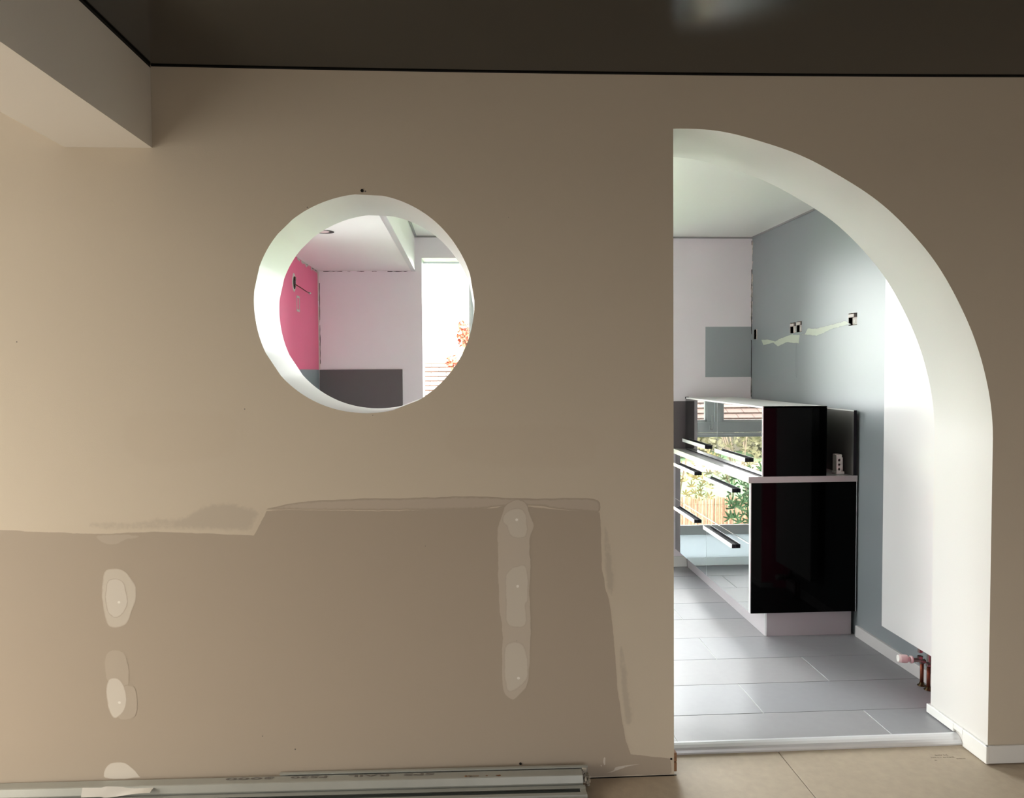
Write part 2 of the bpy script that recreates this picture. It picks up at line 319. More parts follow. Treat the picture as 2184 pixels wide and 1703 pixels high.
# front partition with the round hole and the half arch
def partition():
    outer = [(-2.9, 0)]
    outer += [(.7185, 0), (.7115, 2.277)]
    n = 72; cxx, cz, rx, rz = .712, 1.167, 1.164, 1.111
    for i in range(1, n+1):
        t = math.pi/2*(1-i/n)
        wv = .0022*math.sin(9*t+1)+.0016*math.sin(23*t)*(1-i/n)
        outer.append((cxx+(rx+wv)*math.cos(t), cz+(rz+wv)*math.sin(t)))
    outer += [(1.878, 0), (3.2, 0)]
    m = 44
    for i in range(m+1):
        x = 3.2-6.1*i/m; outer.append((x, min(2.48, ceil_z(x)) if x > -1.4 else 2.62))
    hole = []; k = 180
    for i in range(k):
        t = 2*math.pi*i/k; r = .3718+.0014*math.sin(5*t+1)+.0004*math.sin(9*t)
        hole.append((-.352+r*math.cos(t), 1.673+r*math.sin(t)))
    pts = outer+hole; no = len(outer)
    edges = [(i, (i+1) % no) for i in range(no)]+[(no+i, no+(i+1) % k) for i in range(k)]
    res = delaunay_2d_cdt([Vector(p) for p in pts], edges, [], 1, 1e-6)
    v2, tris = res[0], res[2]
    def ok(f):
        c = sum((v2[i] for i in f), Vector((0, 0)))/3
        return (c-Vector((-.352, 1.673))).length > .3705 and not (.7155 < c.x < 1.876 and (c.y < 1.167 or ((c.x-cxx)/rx)**2+((c.y-cz)/rz)**2 < .996))
    tris = [f for f in tris if ok(f)]
    T = .343; N = len(v2)
    vs = [(p.x, 0, p.y) for p in v2]+[(p.x, T, p.y) for p in v2]
    fs = []; mi = []
    cnt = {}; dupv = {}
    for f in tris:
        a, b, c = f
        fs.append((a, b, c)); mi.append(0); fs.append((c+N, b+N, a+N)); mi.append(2 if min(v2[a].x, v2[b].x, v2[c].x) > 1.7 else 1)
        for e in ((a, b), (b, c), (c, a)):
            cnt.setdefault(frozenset(e), []).append(e)
    for ee in cnt.values():
        if len(ee) == 1:
            a, b = ee[0]
            for q in (a, b):
                if q not in dupv:
                    dupv[q] = len(vs); vs.append(vs[q]); vs.append(vs[q+N])
            A, B = dupv[a], dupv[b]; fs.append((B, A, A+1, B+1)); mi.append(1)
    o = obj('wall_front', vs, fs, mats=[cream, white, pink], midx=mi)
    for p in o.data.polygons: p.use_smooth = p.material_index == 1 and abs(p.normal.y) < .5
    bm = bmesh.new(); bm.from_mesh(o.data)
    for e in bm.edges:
        if len(e.link_faces) == 2 and e.link_faces[0].normal.angle(e.link_faces[1].normal, 0) > .5: e.smooth = False
    bm.to_mesh(o.data); bm.free()
    return tag(o, kind='structure')
wall_front = partition()

# the bright bead of white paint that rounds the cut edges of hole and arch
def rim(name, pts, parent):
    bm = bmesh.new(); tube(bm, pts, .0022, 6); return from_bm(name, bm, white, parent, True)

def wobble(pts, step, amp):
    out = []
    n = len(pts)
    for i in range(n):
        a, b = Vector(pts[i]), Vector(pts[(i+1) % n]); L = (b-a).length; k = max(1, int(L/step))
        for j in range(k):
            p = a.lerp(b, j/k); nv = noise.noise_vector(Vector((p.x*31, p.y*31, 2.1)))*amp
            out.append(Vector((p.x+nv.x, p.y+nv.y)))
    return out
def rounded(pts, it=2):
    P = [Vector(p) for p in pts]
    for _ in range(it):
        Q = []
        n = len(P)
        for i in range(n):
            a, b = P[i], P[(i+1) % n]; Q += [a.lerp(b, .22), a.lerp(b, .78)]
        P = Q
    return P
def seg_dist(p, a, b):
    ab = b-a; t = max(0, min(1, (p-a).dot(ab)/max(ab.dot(ab), 1e-12))); return (p-(a+ab*t)).length
def in_poly(p, P):
    c = False; n = len(P); j = n-1
    for i in range(n):
        if (P[i].y > p.y) != (P[j].y > p.y) and p.x < (P[j].x-P[i].x)*(p.y-P[i].y)/(P[j].y-P[i].y)+P[i].x: c = not c
        j = i
    return c
def coloured_patch(name, key, fe, lvl, plane, pts, parent):
    pts = [(min(a, .7115) if plane == 'front' else a, max(b, .002)) for a, b in pts]
    big = key == 'bare'
    P = wobble(pts if big or key == 'gfill' else rounded(pts), .010 if not big else .016, .0025 if key not in ('dab',) else 0)
    if plane == 'front': P = [Vector((min(p.x, .7115+(2.277-p.y)*.003), max(p.y, .002))) for p in P]
    n = len(P); extra = []
    for i in range(n):
        t = (P[(i+1) % n]-P[i-1]); nr = Vector((-t.y, t.x))
        if nr.length < 1e-9: continue
        nr.normalize()
        for s_ in (1, -1):
            for k in (.5, 1.0):
                q = P[i]+nr*s_*fe*k
                if in_poly(q, P) and min(seg_dist(q, P[j], P[(j+1) % n]) for j in range(n)) > fe*k*.75: extra.append(q)
    xs = [p.x for p in P]; ys = [p.y for p in P]
    g = max(fe, .02) if not big else .12
    x = min(xs)+g/2
    while x < max(xs):
        y = min(ys)+g/2
        while y < max(ys):
            q = Vector((x, y))
            if in_poly(q, P) and min(seg_dist(q, P[j], P[(j+1) % n]) for j in range(n)) > fe*.8: extra.append(q)
            y += g
        x += g
    res = delaunay_2d_cdt(P+extra, [(i, (i+1) % n) for i in range(n)], [], 1, 1e-6)
    v2, _, tris = res[0], res[1], res[2]
    tris = [f for f in tris if in_poly(sum((v2[i] for i in f), Vector((0, 0)))/3, P)]
    off = .00016*lvl+.0001
    if plane == 'front': vs = [(p.x, -off, p.y) for p in v2]
    else: vs = [(grey_x(p.x)-off, p.x, p.y) for p in v2]
    o = obj(name, vs, [tuple(f) for f in tris], PM[key], parent)
    at = o.data.attributes.new('cover', 'FLOAT', 'POINT')
    for i, p in enumerate(v2):
        d = min(seg_dist(p, P[j], P[(j+1) % n]) for j in range(n))
        at.data[i].value = min(1.0, d/fe)
    # face the room
    bm = bmesh.new(); bm.from_mesh(o.data)
    for f in bm.faces:
        f.normal_update()
        if (plane == 'front' and f.normal.y > 0) or (plane != 'front' and f.normal.x > 0): f.normal_flip()
    bm.to_mesh(o.data); bm.free()
    return o
def grey_x(y): return 2.045-.0125*(y-1.2)

# living room floor: substrate and boards
fl = box('floor', (-2.95, 3.2, -5.1, .16, -.06, -.014), gap); tag(fl, kind='structure')
bx = [(-2.445, -1.247), (-1.243, -.047), (-.043, 1.1525), (1.1565, 2.352), (2.356, 3.19)]
for r, (y0, y1) in enumerate([(-.62, .143), (-1.244, -.624), (-1.868, -1.248), (-3.1, -1.872), (-5.08, -3.104)]):
    for (x0, x1) in bx:
        dx = 0 if r % 2 == 0 else .3
        a, b = x0+dx, min(x1+dx, 3.19)
        if r == 0 and x0 < .7 and x1 > .72:
            box('floor_board', (a, .7180, y0, -.004, -.0135, 0), board, fl)
            box('floor_board', (.7181, b, y0, y1, -.0135, 0), board, fl); continue
        if r == 0 and x1 < .7: yy = -.004
        elif r == 0 and x0 > 1.88: yy = -.003
        else: yy = y1
        if r == 0 and x0 < 1.2 and x1 > 2: # board under the arch is notched by the right reveal
            box('floor_board', (a, b, y0, yy, -.0135, 0), board, fl, .0012, 1); continue
        if a < b: box('floor_board', (a, b, y0, yy, -.0135, 0), board, fl, .0012, 1)
def text_on_floor(s, size, loc, rotz, m, parent, name):
    cu = bpy.data.curves.new(name, 'FONT'); cu.body = s; cu.size = size; cu.extrude = .00012; cu.resolution_u = 2; cu.offset = size*.02
    t = bpy.data.objects.new(name, cu); me = bpy.data.meshes.new_from_object(t)
    bpy.data.objects.remove(t); me.materials.clear(); me.materials.append(m)
    mt = Matrix.Translation(Vector(loc)-world_loc(parent)) @ Matrix.Rotation(rotz, 4, 'Z'); me.transform(mt)
    o = bpy.data.objects.new(name, me); COL.objects.link(o); o.parent = parent
    return o
for k, (s, x, y) in enumerate([('EMERP SUR', 1.725, .068), ('MAX 6. V  BA PANEL', 1.700, .052), ('SUPERPAN', 1.79, .040), ('EN', 1.702, .034)]):
    text_on_floor(s, .010 if k < 2 else .007, (x, y, .0002), math.radians(-1), ink2, fl, 'printed_lettering')

# dark ceiling
nx = 26; vs = []; fs = []
for i in range(nx+1):
    x = -1.344+(3.2+1.344)*i/nx
    for y in (-5.1, 0.0): vs.append((x, y, ceil_z(x)-.001))
for i in range(nx): fs.append((2*i, 2*i+1, 2*i+3, 2*i+2))
c = obj('ceiling', vs, fs, ceil_dark, smooth=True); tag(c, kind='structure')
# shadow gap along the wall and beam
vs = []; fs = []
for i in range(nx+1):
    x = -1.044+(3.2+1.044)*i/nx
    for z in (ceil_z(x)-.006, ceil_z(x)-.001): vs.append((x, -.0012, z))
for i in range(nx): fs.append((2*i, 2*i+2, 2*i+3, 2*i+1))
tag(obj('trim_1', vs, fs, gap), kind='structure')
c = box('ceiling', (-2.95, -1.32, -5.1, 0, 2.60, 2.65), white); tag(c, kind='structure')
# beam (runs towards the camera, slightly skewed)
def prism_x(name, xl, xr, z0, z1, y0, y1, sk, m):
    vs = [(x+(sk*(y0-y) if True else 0), y, z) for y in (y1, y0) for (x, z) in ((xl, z0), (xr, z0), (xr, z1), (xl, z1))]
    return obj(name, vs, [(0, 1, 2, 3), (7, 6, 5, 4), (0, 4, 5, 1), (1, 5, 6, 2), (2, 6, 7, 3), (3, 7, 4, 0)], m)
b = prism_x('beam', -1.33, -1.046, 2.193, 2.62, -.0005, -5.1, -.004, beamc); tag(b, kind='structure')
g_ = obj('trim_2', [(-1.0455, -.001, ceil_z(-1.04)-.011), (-1.0455-.0, -.001, ceil_z(-1.04)), (-1.0655, -5.1, ceil_z(-1.04)), (-1.0655, -5.1, ceil_z(-1.04)-.011)], [(0, 1, 2, 3)], gap)
tag(g_, kind='structure')

# other walls of the living room, with the unseen left window and the added rear one
wl = grid_wall('wall_left', 'x', -2.75, -.15, (-5.1, .0), (0, 2.62), [(-2.25, -.25, .1, 2.2)], cream, white); tag(wl, kind='structure')
wb = grid_wall('wall_back', 'y', -4.95, -.15, (-2.75, 3.2), (0, 2.62), [(.1, 2.5, .3, 2.2)], cream, white); tag(wb, kind='structure')
wr = box('wall_right', (3.2, 3.35, -5.1, .343, 0, 2.62), cream); tag(wr, kind='structure')
f1 = boxes('window_2', [(-2.86, -2.80, -2.25, -2.19, .1, 2.2), (-2.86, -2.80, -.31, -.25, .1, 2.2), (-2.86, -2.80, -1.29, -1.21, .1, 2.2), (-2.86, -2.80, -2.25, -.25, .1, .17), (-2.86, -2.80, -2.25, -.25, 2.13, 2.2)], wframe); tag(f1, kind='structure')
box('added_sky_blocker', (-4.1, -2.9, -3.2, .4, 2.32, 2.45), hwall, f1)  # unseen slab, added to keep overhead sky off the lower wall
box('pane', (-2.835, -2.829, -2.25, -.25, .1, 2.2), dimglass, f1)
f2 = boxes('window_added_rear', [(.1, .16, -5.06, -5.0, .3, 2.2), (2.44, 2.5, -5.06, -5.0, .3, 2.2), (1.26, 1.34, -5.06, -5.0, .3, 2.2), (.1, 2.5, -5.06, -5.0, .3, .37), (.1, 2.5, -5.06, -5.0, 2.13, 2.2)], wframe); tag(f2, kind='structure')  # fill window added out of view
box('pane', (.1, 2.5, -5.035, -5.029, .3, 2.2), rearglass, f2)

# skirting at the arch: on the front wall and along the right reveal
sk = boxes('baseboard_right', [(1.866, 3.2, -.011, -.0004, .004, .069)], skirt, bev=.002); tag(sk, kind='structure')
bm = bmesh.new()
for b_ in ((1.8655, 1.8772, -.0115, .123, .004, .069), (1.8655, 1.8772, .123, .178, .047, .069), (1.8655, 1.8772, .178, .352, .034, .069), (1.866, 1.95, .344, .353, .034, .069)):
    bm_box(bm, *b_, bev=.0015, seg=1)
sj = from_bm('baseboard_reveal', bm, skirt); tag(sj, kind='structure')
# threshold bar
prof = [(.139, -.008), (.139, .006), (.143, .014), (.150, .021), (.160, .027), (.170, .031), (.178, .032), (.180, .030), (.180, -.008)]
vs = [(x, y, z) for x in (.7195, 1.8765) for (y, z) in prof]; n = len(prof)
fs = [tuple(range(n))[::-1], tuple(range(n, 2*n))]+[(i, (i+1) % n, n+(i+1) % n, n+i) for i in range(n)]
th = obj('threshold_strip', vs, fs, thrm)
tag(th, 'silver rounded metal threshold strip across the arched doorway', 'threshold')

for p in PATCHES:
    if p[4] == 'front': coloured_patch(p[0], p[1], p[2], p[3], p[4], p[5], wall_front)
# small holes in the front wall
for (x, z, r) in ((-.356, 2.057, .0042), (.170, .062, .0035), (.708, .0595, .003)):
    bm = bmesh.new(); lathe(bm, [(r*1.25, 0), (r*1.3, .0012), (r*.9, .0016), (r*.85, .0008)], (x, -.0005, z), (0, -1, 0), 14); from_bm('drill_hole', bm, gap, wall_front)
for (x, z, a) in ((-.345, 2.055, .004), (-.61, .14, .004), (-.72, .19, .003), (-.33, 1.295, .002), (-.155, .84, .002), (.16, .5, .002), (-.76, 1.32, .003), (-1.5, 1.55, .003), (.14, 1.97, .0015), (-.54, 2.0, .003), (-.153, 1.99, .002)):
    bm = bmesh.new(); lathe(bm, [(a*.7, 0), (a*.5, .0006)], (x, -.0003, z), (0, -1, 0), 7); from_bm('wall_speck', bm, ink, wall_front)
# raw timber and gap at the foot of the left reveal
box('timber_end', (.7175, .729, .0005, .028, .012, .046), woodb, wall_front, .0015, 1)
box('timber_end', (.7175, .729, .0005, .028, .048, .080), woodb, wall_front, .0015, 1)
box('joint_gap', (.42, .727, -.0022, -.0004, -.001, .0022), gap, wall_front)

# ------------------------------------------------------------------ setting: kitchen
kf = box('floor', (-1.1, 2.06, .178, YB, -.05, .0275), grout); tag(kf, kind='structure')
rows = [.10, .395, .688, .982, 1.277, 1.574, 1.871, 2.172, 2.466, YB]
ti = 0
for r in range(len(rows)-1):
    y0, y1 = rows[r], rows[r+1]
    start = [1.62, 1.20][r % 2]
    x = start-.84*4
    while x < 2.06:
        a, b = max(x, -1.04), min(x+.84, 2.043)
        if b-a > .01:
            ya = max(y0+.0012, .179) if r == 0 else y0+.0012
            dz = random.uniform(-.0003, .0003)
            box('floor_tile', (a+.0016, b-.0016, ya, y1-.0012, .02, .030+dz), tile if ti % 3 else tile2, kf, .0008, 1); ti += 1
        x += .84
# kitchen left pink wall (blue grey below 1.462)
wk = grid_wall('wall_kitchen_left', 'x', -1.04, -.15, (.343, YB), (1.462, 2.145), [(.55, 1.42, 1.462, 2.04)], pink, sillm); tag(wk, kind='structure')  # opening cut for the added side window
wk2 = grid_wall('wall_kitchen_left_lower', 'x', -1.04, -.15, (.343, YB), (0, 1.462), [(.55, 1.42, 1.09, 1.462)], bluegrey, sillm); tag(wk2, kind='structure')
# back wall with window opening
WX0, WX1, WZ0, WZ1 = -.322, 1.415, .21, 2.236
WZB = .034
wkb = grid_wall('wall_kitchen_back', 'y', YB, .235, (-1.19, 2.2), (-.06, 2.45), [(WX0, WX1, WZB, WZ1)], kwhite, sillm); tag(wkb, kind='structure')
# grey right wall with recessed socket boxes
SB = [(2.690, 2.640, 1.660, 1.728, 'dark'), (2.094, 2.017, 1.672, 1.737, 'open'), (2.003, 1.932, 1.674, 1.740, 'open'), (1.372, 1.284, 1.677, 1.742, 'pale')]
wg = grid_wall('wall_kitchen_right', 'x', 0, .12, (.343, YB), (-.06, 2.45), [(min(a, b), max(a, b), z0, z1) for (a, b, z0, z1, k) in SB], greyp, boxbrown, slant=grey_x); tag(wg, kind='structure')
for (a, b, z0, z1, k) in SB:
    y0, y1 = min(a, b), max(a, b); xw = grey_x((y0+y1)/2)
    lab = {'dark': 'dark empty socket box beside the corner of the grey kitchen wall', 'pale': 'rightmost empty socket box on the grey wall, nearest the radiator'}.get(k)
    if k == 'open': lab = 'left one of the paired brown socket boxes on the grey wall' if a > 2.05 else 'right one of the paired brown socket boxes on the grey wall'
    e = empty('socket_box', (xw, (y0+y1)/2, z0), lab, 'socket box', 'empty socket boxes in the grey wall')
    mm = boxdark if k == 'dark' else boxbrown
    x0, x1 = xw+.001, xw+.05
    V = [(x0, y0, z0), (x0, y1, z0), (x0, y1, z1), (x0, y0, z1), (x1, y0, z0), (x1, y1, z0), (x1, y1, z1), (x1, y0, z1)]
    obj('back_box', V, [(4, 5, 6, 7), (0, 1, 5, 4), (1, 2, 6, 5), (2, 3, 7, 6), (3, 0, 4, 7)], mm, e)
    if k != 'dark':
        w_ = y1-y0
        pieces('bracket', [(xw-.004, xw+.03, y0+w_*.30, y1-.001, z1-.022, z1-.004), (xw+.012, xw+.016, y0+w_*.25, y1-w_*.2, z0+.003, z1-.022)], brk, e, .001)
        boxes('slot', [(xw+.0105, xw+.0122, y0+w_*.5, y0+w_*.58, z0+.012, z0+.03)], plastic, e)
        box('dark_notch', (xw+.002, xw+.03, y0+.002, y0+w_*.22, z1-.022, z1-.002), boxdark, e)
    else:
        box('bracket', (xw-.003, xw+.0, y0-.012, y0-.004, z0-.004, z1+.002), tornp, e)
for p in PATCHES:
    if p[4] != 'front': coloured_patch(p[0], p[1], p[2], p[3], p[4], p[5], wg)
# ceilings
kc = box('ceiling', (-.367, 2.2, .343, YB, 2.388, 2.45), kceil); tag(kc, kind='structure')
kl = box('ceiling', (-1.19, -.369, .343, YB-.0005, 2.146, 2.45), lowceil); tag(kl, kind='structure')
boxes('edge_profile', [(-.395, -.3655, .343, YB-.001, 2.1425, 2.1465)], edge, kl)
tb = boxes('trim_3', [(-.366, 2.03, YB-.010, YB-.0005, 2.378, 2.3885), (-.3665, -.355, .343, YB, 2.378, 2.3885)], bead); tag(tb, kind='structure')
vs = []
for y in (.343, YB-.01):
    x = grey_x(y)
    vs += [(x-.010, y, 2.378), (x-.0003, y, 2.378), (x-.0003, y, 2.3885), (x-.010, y, 2.3885)]
tb = obj('trim_4', vs, [(0, 1, 2, 3), (4, 7, 6, 5), (0, 4, 5, 1), (0, 3, 7, 4)], bead); tag(tb, kind='structure')
# torn joint tape / cracks in the corners (irregular slivers)
def sliver(name, fn, a, b, wmin, wmax, m, parent, step=.012, gaps=.0):
    t = a; segs = []
    vs = []; fs = []; n = 0; run = False
    while t < b:
        w0 = random.uniform(wmin, wmax)
        if random.random() < gaps: run = False
        else:
            vs += [fn(t, 0), fn(t, w0)]
            if run: fs.append((n-2, n-1, n+1, n))
            n += 2; run = True
        t += step*random.uniform(.5, 1.5)
    if fs: obj(name, vs, fs, m, parent)
cX = grey_x(YB)
sliver('torn_joint_tape', lambda t, w: (cX-.0015, YB-.001-.6*w, t), 1.77, 2.37, .004, .035, tornp, wkb, .014, .12)
sliver('torn_joint_tape', lambda t, w: (cX-.002-w*.5, YB-.0012, t), 1.77, 2.10, .004, .02, tornp, wkb, .014, .15)
sliver('corner_crack', lambda t, w: (cX-.001-w, YB-.0018, t), 1.25, 2.377, .003, .006, crackd, wkb, .03, .08)
sliver('torn_joint_tape', lambda t, w: (cX-.0015, YB-.001-.6*w, t), 1.25, 1.39, .004, .025, tornp, wkb, .012, .15)
sliver('corner_crack', lambda t, w: (-1.036+.006+w, YB-.001, t), 1.50, 2.13, .002, .005, crackd, wkb, .03, .1)
sliver('torn_joint_tape', lambda t, w: (-1.0385+w, YB-.0007, t), 1.465, 2.14, .004, .011, tornp, wkb, .02, .02)
sliver('corner_crack', lambda t, w: (t, YB-.001, 2.1445-w), -1.0, -.37, .0015, .006, crackd, wkb, .02, .2)
sliver('torn_joint_tape', lambda t, w: (-1.0385, t, 2.1445-w), 2.1, 2.72, .004, .024, tornp, wk, .014, .06)
sliver('corner_crack', lambda t, w: (-1.0375, t, 2.140-w*.6), 2.35, 2.72, .002, .007, crackd, wk, .02, .35)
box('old_paint_patch', (1.688, cX-.0005, YB-.0015, YB-.0001, 1.392, 1.752), greysq, wkb)
# fixtures on the pink wall
e = empty('wall_lamp_outlet', (-1.04, 2.012, 1.945), 'torn lamp outlet hole with a dangling wire on the pink wall', 'outlet')
bm = bmesh.new()
lathe(bm, [(.045, 0), (.043, .0015)], (0, 0, 0), (1, 0, 0), 22)
for v in bm.verts: v.co = Vector((v.co.x-1.0398, 2.011+v.co.y*1.0+random.uniform(-.003, .003), 1.982+v.co.z*1.25))
from_bm('torn_rim', bm, tornp, e)
bm = bmesh.new(); lathe(bm, [(.030, 0), (.029, .002)], (0, 0, 0), (1, 0, 0), 18)
for v in bm.verts: v.co = Vector((v.co.x-1.0385, 2.013+v.co.y, 1.980+v.co.z*1.3))
from_bm('hole', bm, boxdark, e)
pieces('brass_clip', [(-1.0372, -1.030, 2.0, 2.022, 1.995, 2.015), (-1.0372, -1.032, 2.0, 2.02, 1.955, 1.968)], rose, e)
bm = bmesh.new(); tube(bm, [(-1.036, 2.02, 1.972), (-1.01, 2.08, 1.955), (-.995, 2.14, 1.942), (-.99, 2.2, 1.938)], .003, 6); from_bm('wire', bm, copper, e, True)
bm = bmesh.new(); lathe(bm, [(.006, 0), (.008, .012), (.005, .028)], (-.99, 2.2, 1.938), (0.1, 1, 0), 8); from_bm('wire_connector', bm, tornp, e)
e = empty('switch_outline', (-1.04, 2.11, 1.82), 'pale torn rectangular outline of a removed switch on the pink wall', 'wall mark')
boxes('outline', [(-1.0398, -1.0382, 2.070, 2.082, 1.822, 1.905), (-1.0398, -1.0382, 2.138, 2.150, 1.822, 1.905), (-1.0398, -1.0382, 2.070, 2.150, 1.898, 1.912), (-1.0398, -1.0382, 2.070, 2.150, 1.815, 1.828)], tornp, e, .0006)
# recessed ceiling light hole in the dropped ceiling
e = empty('ceiling_light_hole', (-.72, 1.245, 2.146), 'small dark recessed light hole in the low kitchen ceiling', 'light fitting')
bm = bmesh.new(); lathe(bm, [(.048, 0), (.048, .001)], (-.715, 1.25, 2.1445), (0, 0, 1), 28); from_bm('rim', bm, crackd, e)
bm = bmesh.new(); lathe(bm, [(.032, 0), (.034, .0006)], (-.722, 1.24, 2.1435), (0, 0, 1), 24); from_bm('cup', bm, pinkplastic, e)

# dark panels on the back wall
dp = box('wall_panel', (-1.034, -.463, YB-.012, YB-.0005, .9, 1.461), darkpanel, None, .0008, 1); tag(dp, 'dark plum grey panel on the back wall, seen through the round hole', 'panel')
sp2 = box('splashback_panel', (1.441, 2.01, YB-.012, YB-.0005, .885, 1.222), darkpanel, None, .0008, 1); tag(sp2, 'dark grey splashback on the back wall behind the far end of the worktop', 'splashback')
bb = boxes('baseboard_kitchen_back', [(1.417, 1.556, YB-.012, YB-.0005, .0305, .105), (-1.04, WX0-.002, YB-.012, YB-.0005, .0305, .105)], skirt, bev=.0015); tag(bb, kind='structure')
vs = []
for y in (.343, 1.243):
    x = grey_x(y)
    vs += [(x-.0145, y, .0303), (x-.0003, y, .0303), (x-.0003, y, .088), (x-.0125, y, .088), (x-.0145, y, .085)]
bb = obj('baseboard_kitchen_right', vs, [(0, 1, 2, 3, 4), (9, 8, 7, 6, 5), (0, 5, 6, 1), (0, 4, 9, 5), (4, 3, 8, 9), (3, 2, 7, 8)], skirtk); tag(bb, kind='structure')

# ------------------------------------------------------------------ kitchen window
YW = 2.93
wn = boxes('window_1', [(WX0+.002-.03, WX1-.002, YW, YW+.05, WZ0+.001, WZ0+.062),
                        (WX0-.03, WX1, YW, YW+.05, WZ1-.01, WZ1+.04),
                        (WX0-.05, WX0-.002, YW, YW+.05, WZB, WZ1), (WX1-.002, WX1+.05, YW, YW+.05, WZB, WZ1),
                        (WX0-.03, WX1, YW-.004, YW+.05, .944, .966)], wframe, bev=.002)
tag(wn, kind='structure')
boxes('window_ledge', [(WX0-.02, WX1, YW-.010, YW-.003, .966, .978)], wgasket, wn, .001)
pieces('sash', [(WX0-.02, WX1, YW-.012, YW+.04, .980, 1.058),
               (1.170, 1.224, YW-.012, YW+.04, 1.0585, WZ1+.02), (1.230, 1.284, YW-.012, YW+.04, 1.0585, WZ1+.02),
               (.018, .068, YW-.012, YW+.04, 1.0585, WZ1+.02), (.074, .124, YW-.012, YW+.04, 1.0585, WZ1+.02)], wframe, wn, .002)
for (a, b) in ((WX0-.02, .018), (.124, 1.170), (1.284, WX1+.02)):
    pieces('glazing_bead', [(a, b, YW-.006, YW+.02, 1.058, 1.072), (a, a+.014, YW-.006, YW+.02, 1.06, WZ1+.02), (b-.014, b, YW-.006, YW+.02, 1.06, WZ1+.02)], wgasket, wn)
    boxes('pane', [(a+.01, b-.01, YW+.024, YW+.03, 1.07, WZ1+.02)], glass, wn)
box('added_frosted_pane', (WX0, WX1, YW+.02, YW+.03, WZB, WZ0+.01), frost, wn)  # pane added so the strip below the frame reflects bright
pieces('glazing_bead', [(WX0, WX1, YW-.004, YW+.02, .27, .284)], wgasket, wn)
boxes('pane', [(WX0, WX1, YW+.024, YW+.03, .27, .945)], glass, wn)
bm = bmesh.new(); bm_box(bm, 1.243, 1.268, YW-.024, YW-.012, .998, 1.034, .003, 2); bm_box(bm, 1.249, 1.262, YW-.052, YW-.040, 1.008, 1.110, .004, 2); bm_box(bm, 1.250, 1.261, YW-.045, YW-.02, 1.010, 1.022, .002, 1)
from_bm('window_handle', bm, wgasket, wn)

w4 = boxes('window_added_side', [(-1.15, -1.10, .55, .60, 1.09, 2.04), (-1.15, -1.10, 1.37, 1.42, 1.09, 2.04), (-1.15, -1.10, .55, 1.42, 1.09, 1.14), (-1.15, -1.10, .55, 1.42, 1.99, 2.04)], wframe); tag(w4, kind='structure')  # unseen window, added only for extra kitchen light
box('pane', (-1.128, -1.122, .59, 1.38, 1.13, 2.0), glass, w4)

# ------------------------------------------------------------------ lower cabinets
Y0, YM, Y1 = 1.245, 1.978, 2.690
XF = 1.462
wtY1 = YB-.014
ct = empty('worktop', (1.75, Y0, .852), 'pale grey kitchen worktop with cream front edge on black gloss drawers', 'worktop')
box('slab', (1.4535, 2.010, Y0, wtY1, .853, .884), worktop, ct, .0008, 1)
box('end_strip', (1.4525, 2.034, Y0-.0016, Y0-.0001, .8525, .8845), wtedge, ct)
box('front_strip', (1.4505, 1.4533, Y0-.0016, wtY1, .8525, .8845), wtfront, ct)
def drawer(e, y0, y1, z0, z1, hz, hy0, hy1, xf, xo, label=None):
    d = box('drawer', (xf, xf+.019, y0, y1, z0, z1), blackmirror, e, .0008, 1)
    pieces('edge_strip', [(xf+.0005, xf+.0188, y0-.0012, y0-.0001, z0, z1), (xf+.001, xf+.0188, y0, y1, z1+.0001, z1+.0014)], edge, d)
    handle(d, hy0, hy1, hz, xf, xo)
    return d
def handle(d, y0, y1, z, xf, xo):
    """channel handle: bright front bar and back bar, open dark trough on top, dark end caps"""
    h = .0225
    hb = boxes('handle', [(xo, xo+.0022, y0, y1, z-h, z)], hbar, d, .0003)
    boxes('handle_insert', [(xo+.0023, xf-.0004, y0+.0006, y1-.0006, z-h+.0005, z-.010)], hdark, hb)
    boxes('handle_end_cap', [(xo+.0020, xf-.0004, y0-.0006, y0+.0006, z-h+.0004, z-.0006)], hdark, hb)
    return hb
def carcass(name, y0, y1, label, near):
    e = empty(name, (1.75, y0, .165), label, 'cabinet', 'black gloss drawer units under the worktop')
    yy0 = y0+(.021 if near else .001)
    boxes('body', [(XF+.0205, 2.010, yy0, y1-.001, .168, .8515)], hdark, e)
    ym = (y0+y1)/2
    ya = y0+(.0205 if near else .0015)
    drawer(e, ya, y1-.0015, .168, .528, .4826, 1.456 if near else 2.155, 1.970 if near else 2.668, XF, 1.4367)
    drawer(e, ya, y1-.0015, .5315, .850, .791, 1.456 if near else 2.155, 1.970 if near else 2.668, XF, 1.4367)
    if near:
        box('end_panel', (XF+.0045, 2.0295, y0+.001, y0+.019, .163, .8515), blackgloss, e, .0006, 1)
        pieces('end_panel_edge', [(XF-.0002, XF+.0043, y0+.0005, y0+.019, .165, .851), (2.0297, 2.0330, y0+.001, y0+.019, .163, .8515)], edge, e)
    return e
carcass('drawer_cabinet', Y0, YM, 'near black gloss drawer cabinet with two drawers under the worktop, beside the arch', True)
carcass('drawer_cabinet', YM, Y1, 'far black gloss drawer cabinet with two drawers, nearest the back wall', False)
pl = empty('plinth', (1.75, Y0, .03), 'pale metallic plinth under the black drawer cabinets', 'plinth')
bm = bmesh.new(); bm_box(bm, 1.557, 1.572, 1.290, wtY1, .0304, .163, 0)
bm_box(bm, 1.565, 2.024, 1.276, 1.290, .0304, .163, 0)
from_bm('plinth_board', bm, plinth_m, pl)
vs = []; k = 6
for z in (.0304, .163):
    for i in range(k+1):
        t = math.pi/2*i/k; vs.append((1.571-.014*math.cos(t), 1.290-.014*math.sin(t), z))
obj('corner_piece', vs, [(i, i+1, k+2+i, k+1+i) for i in range(k)], edge, pl, True)

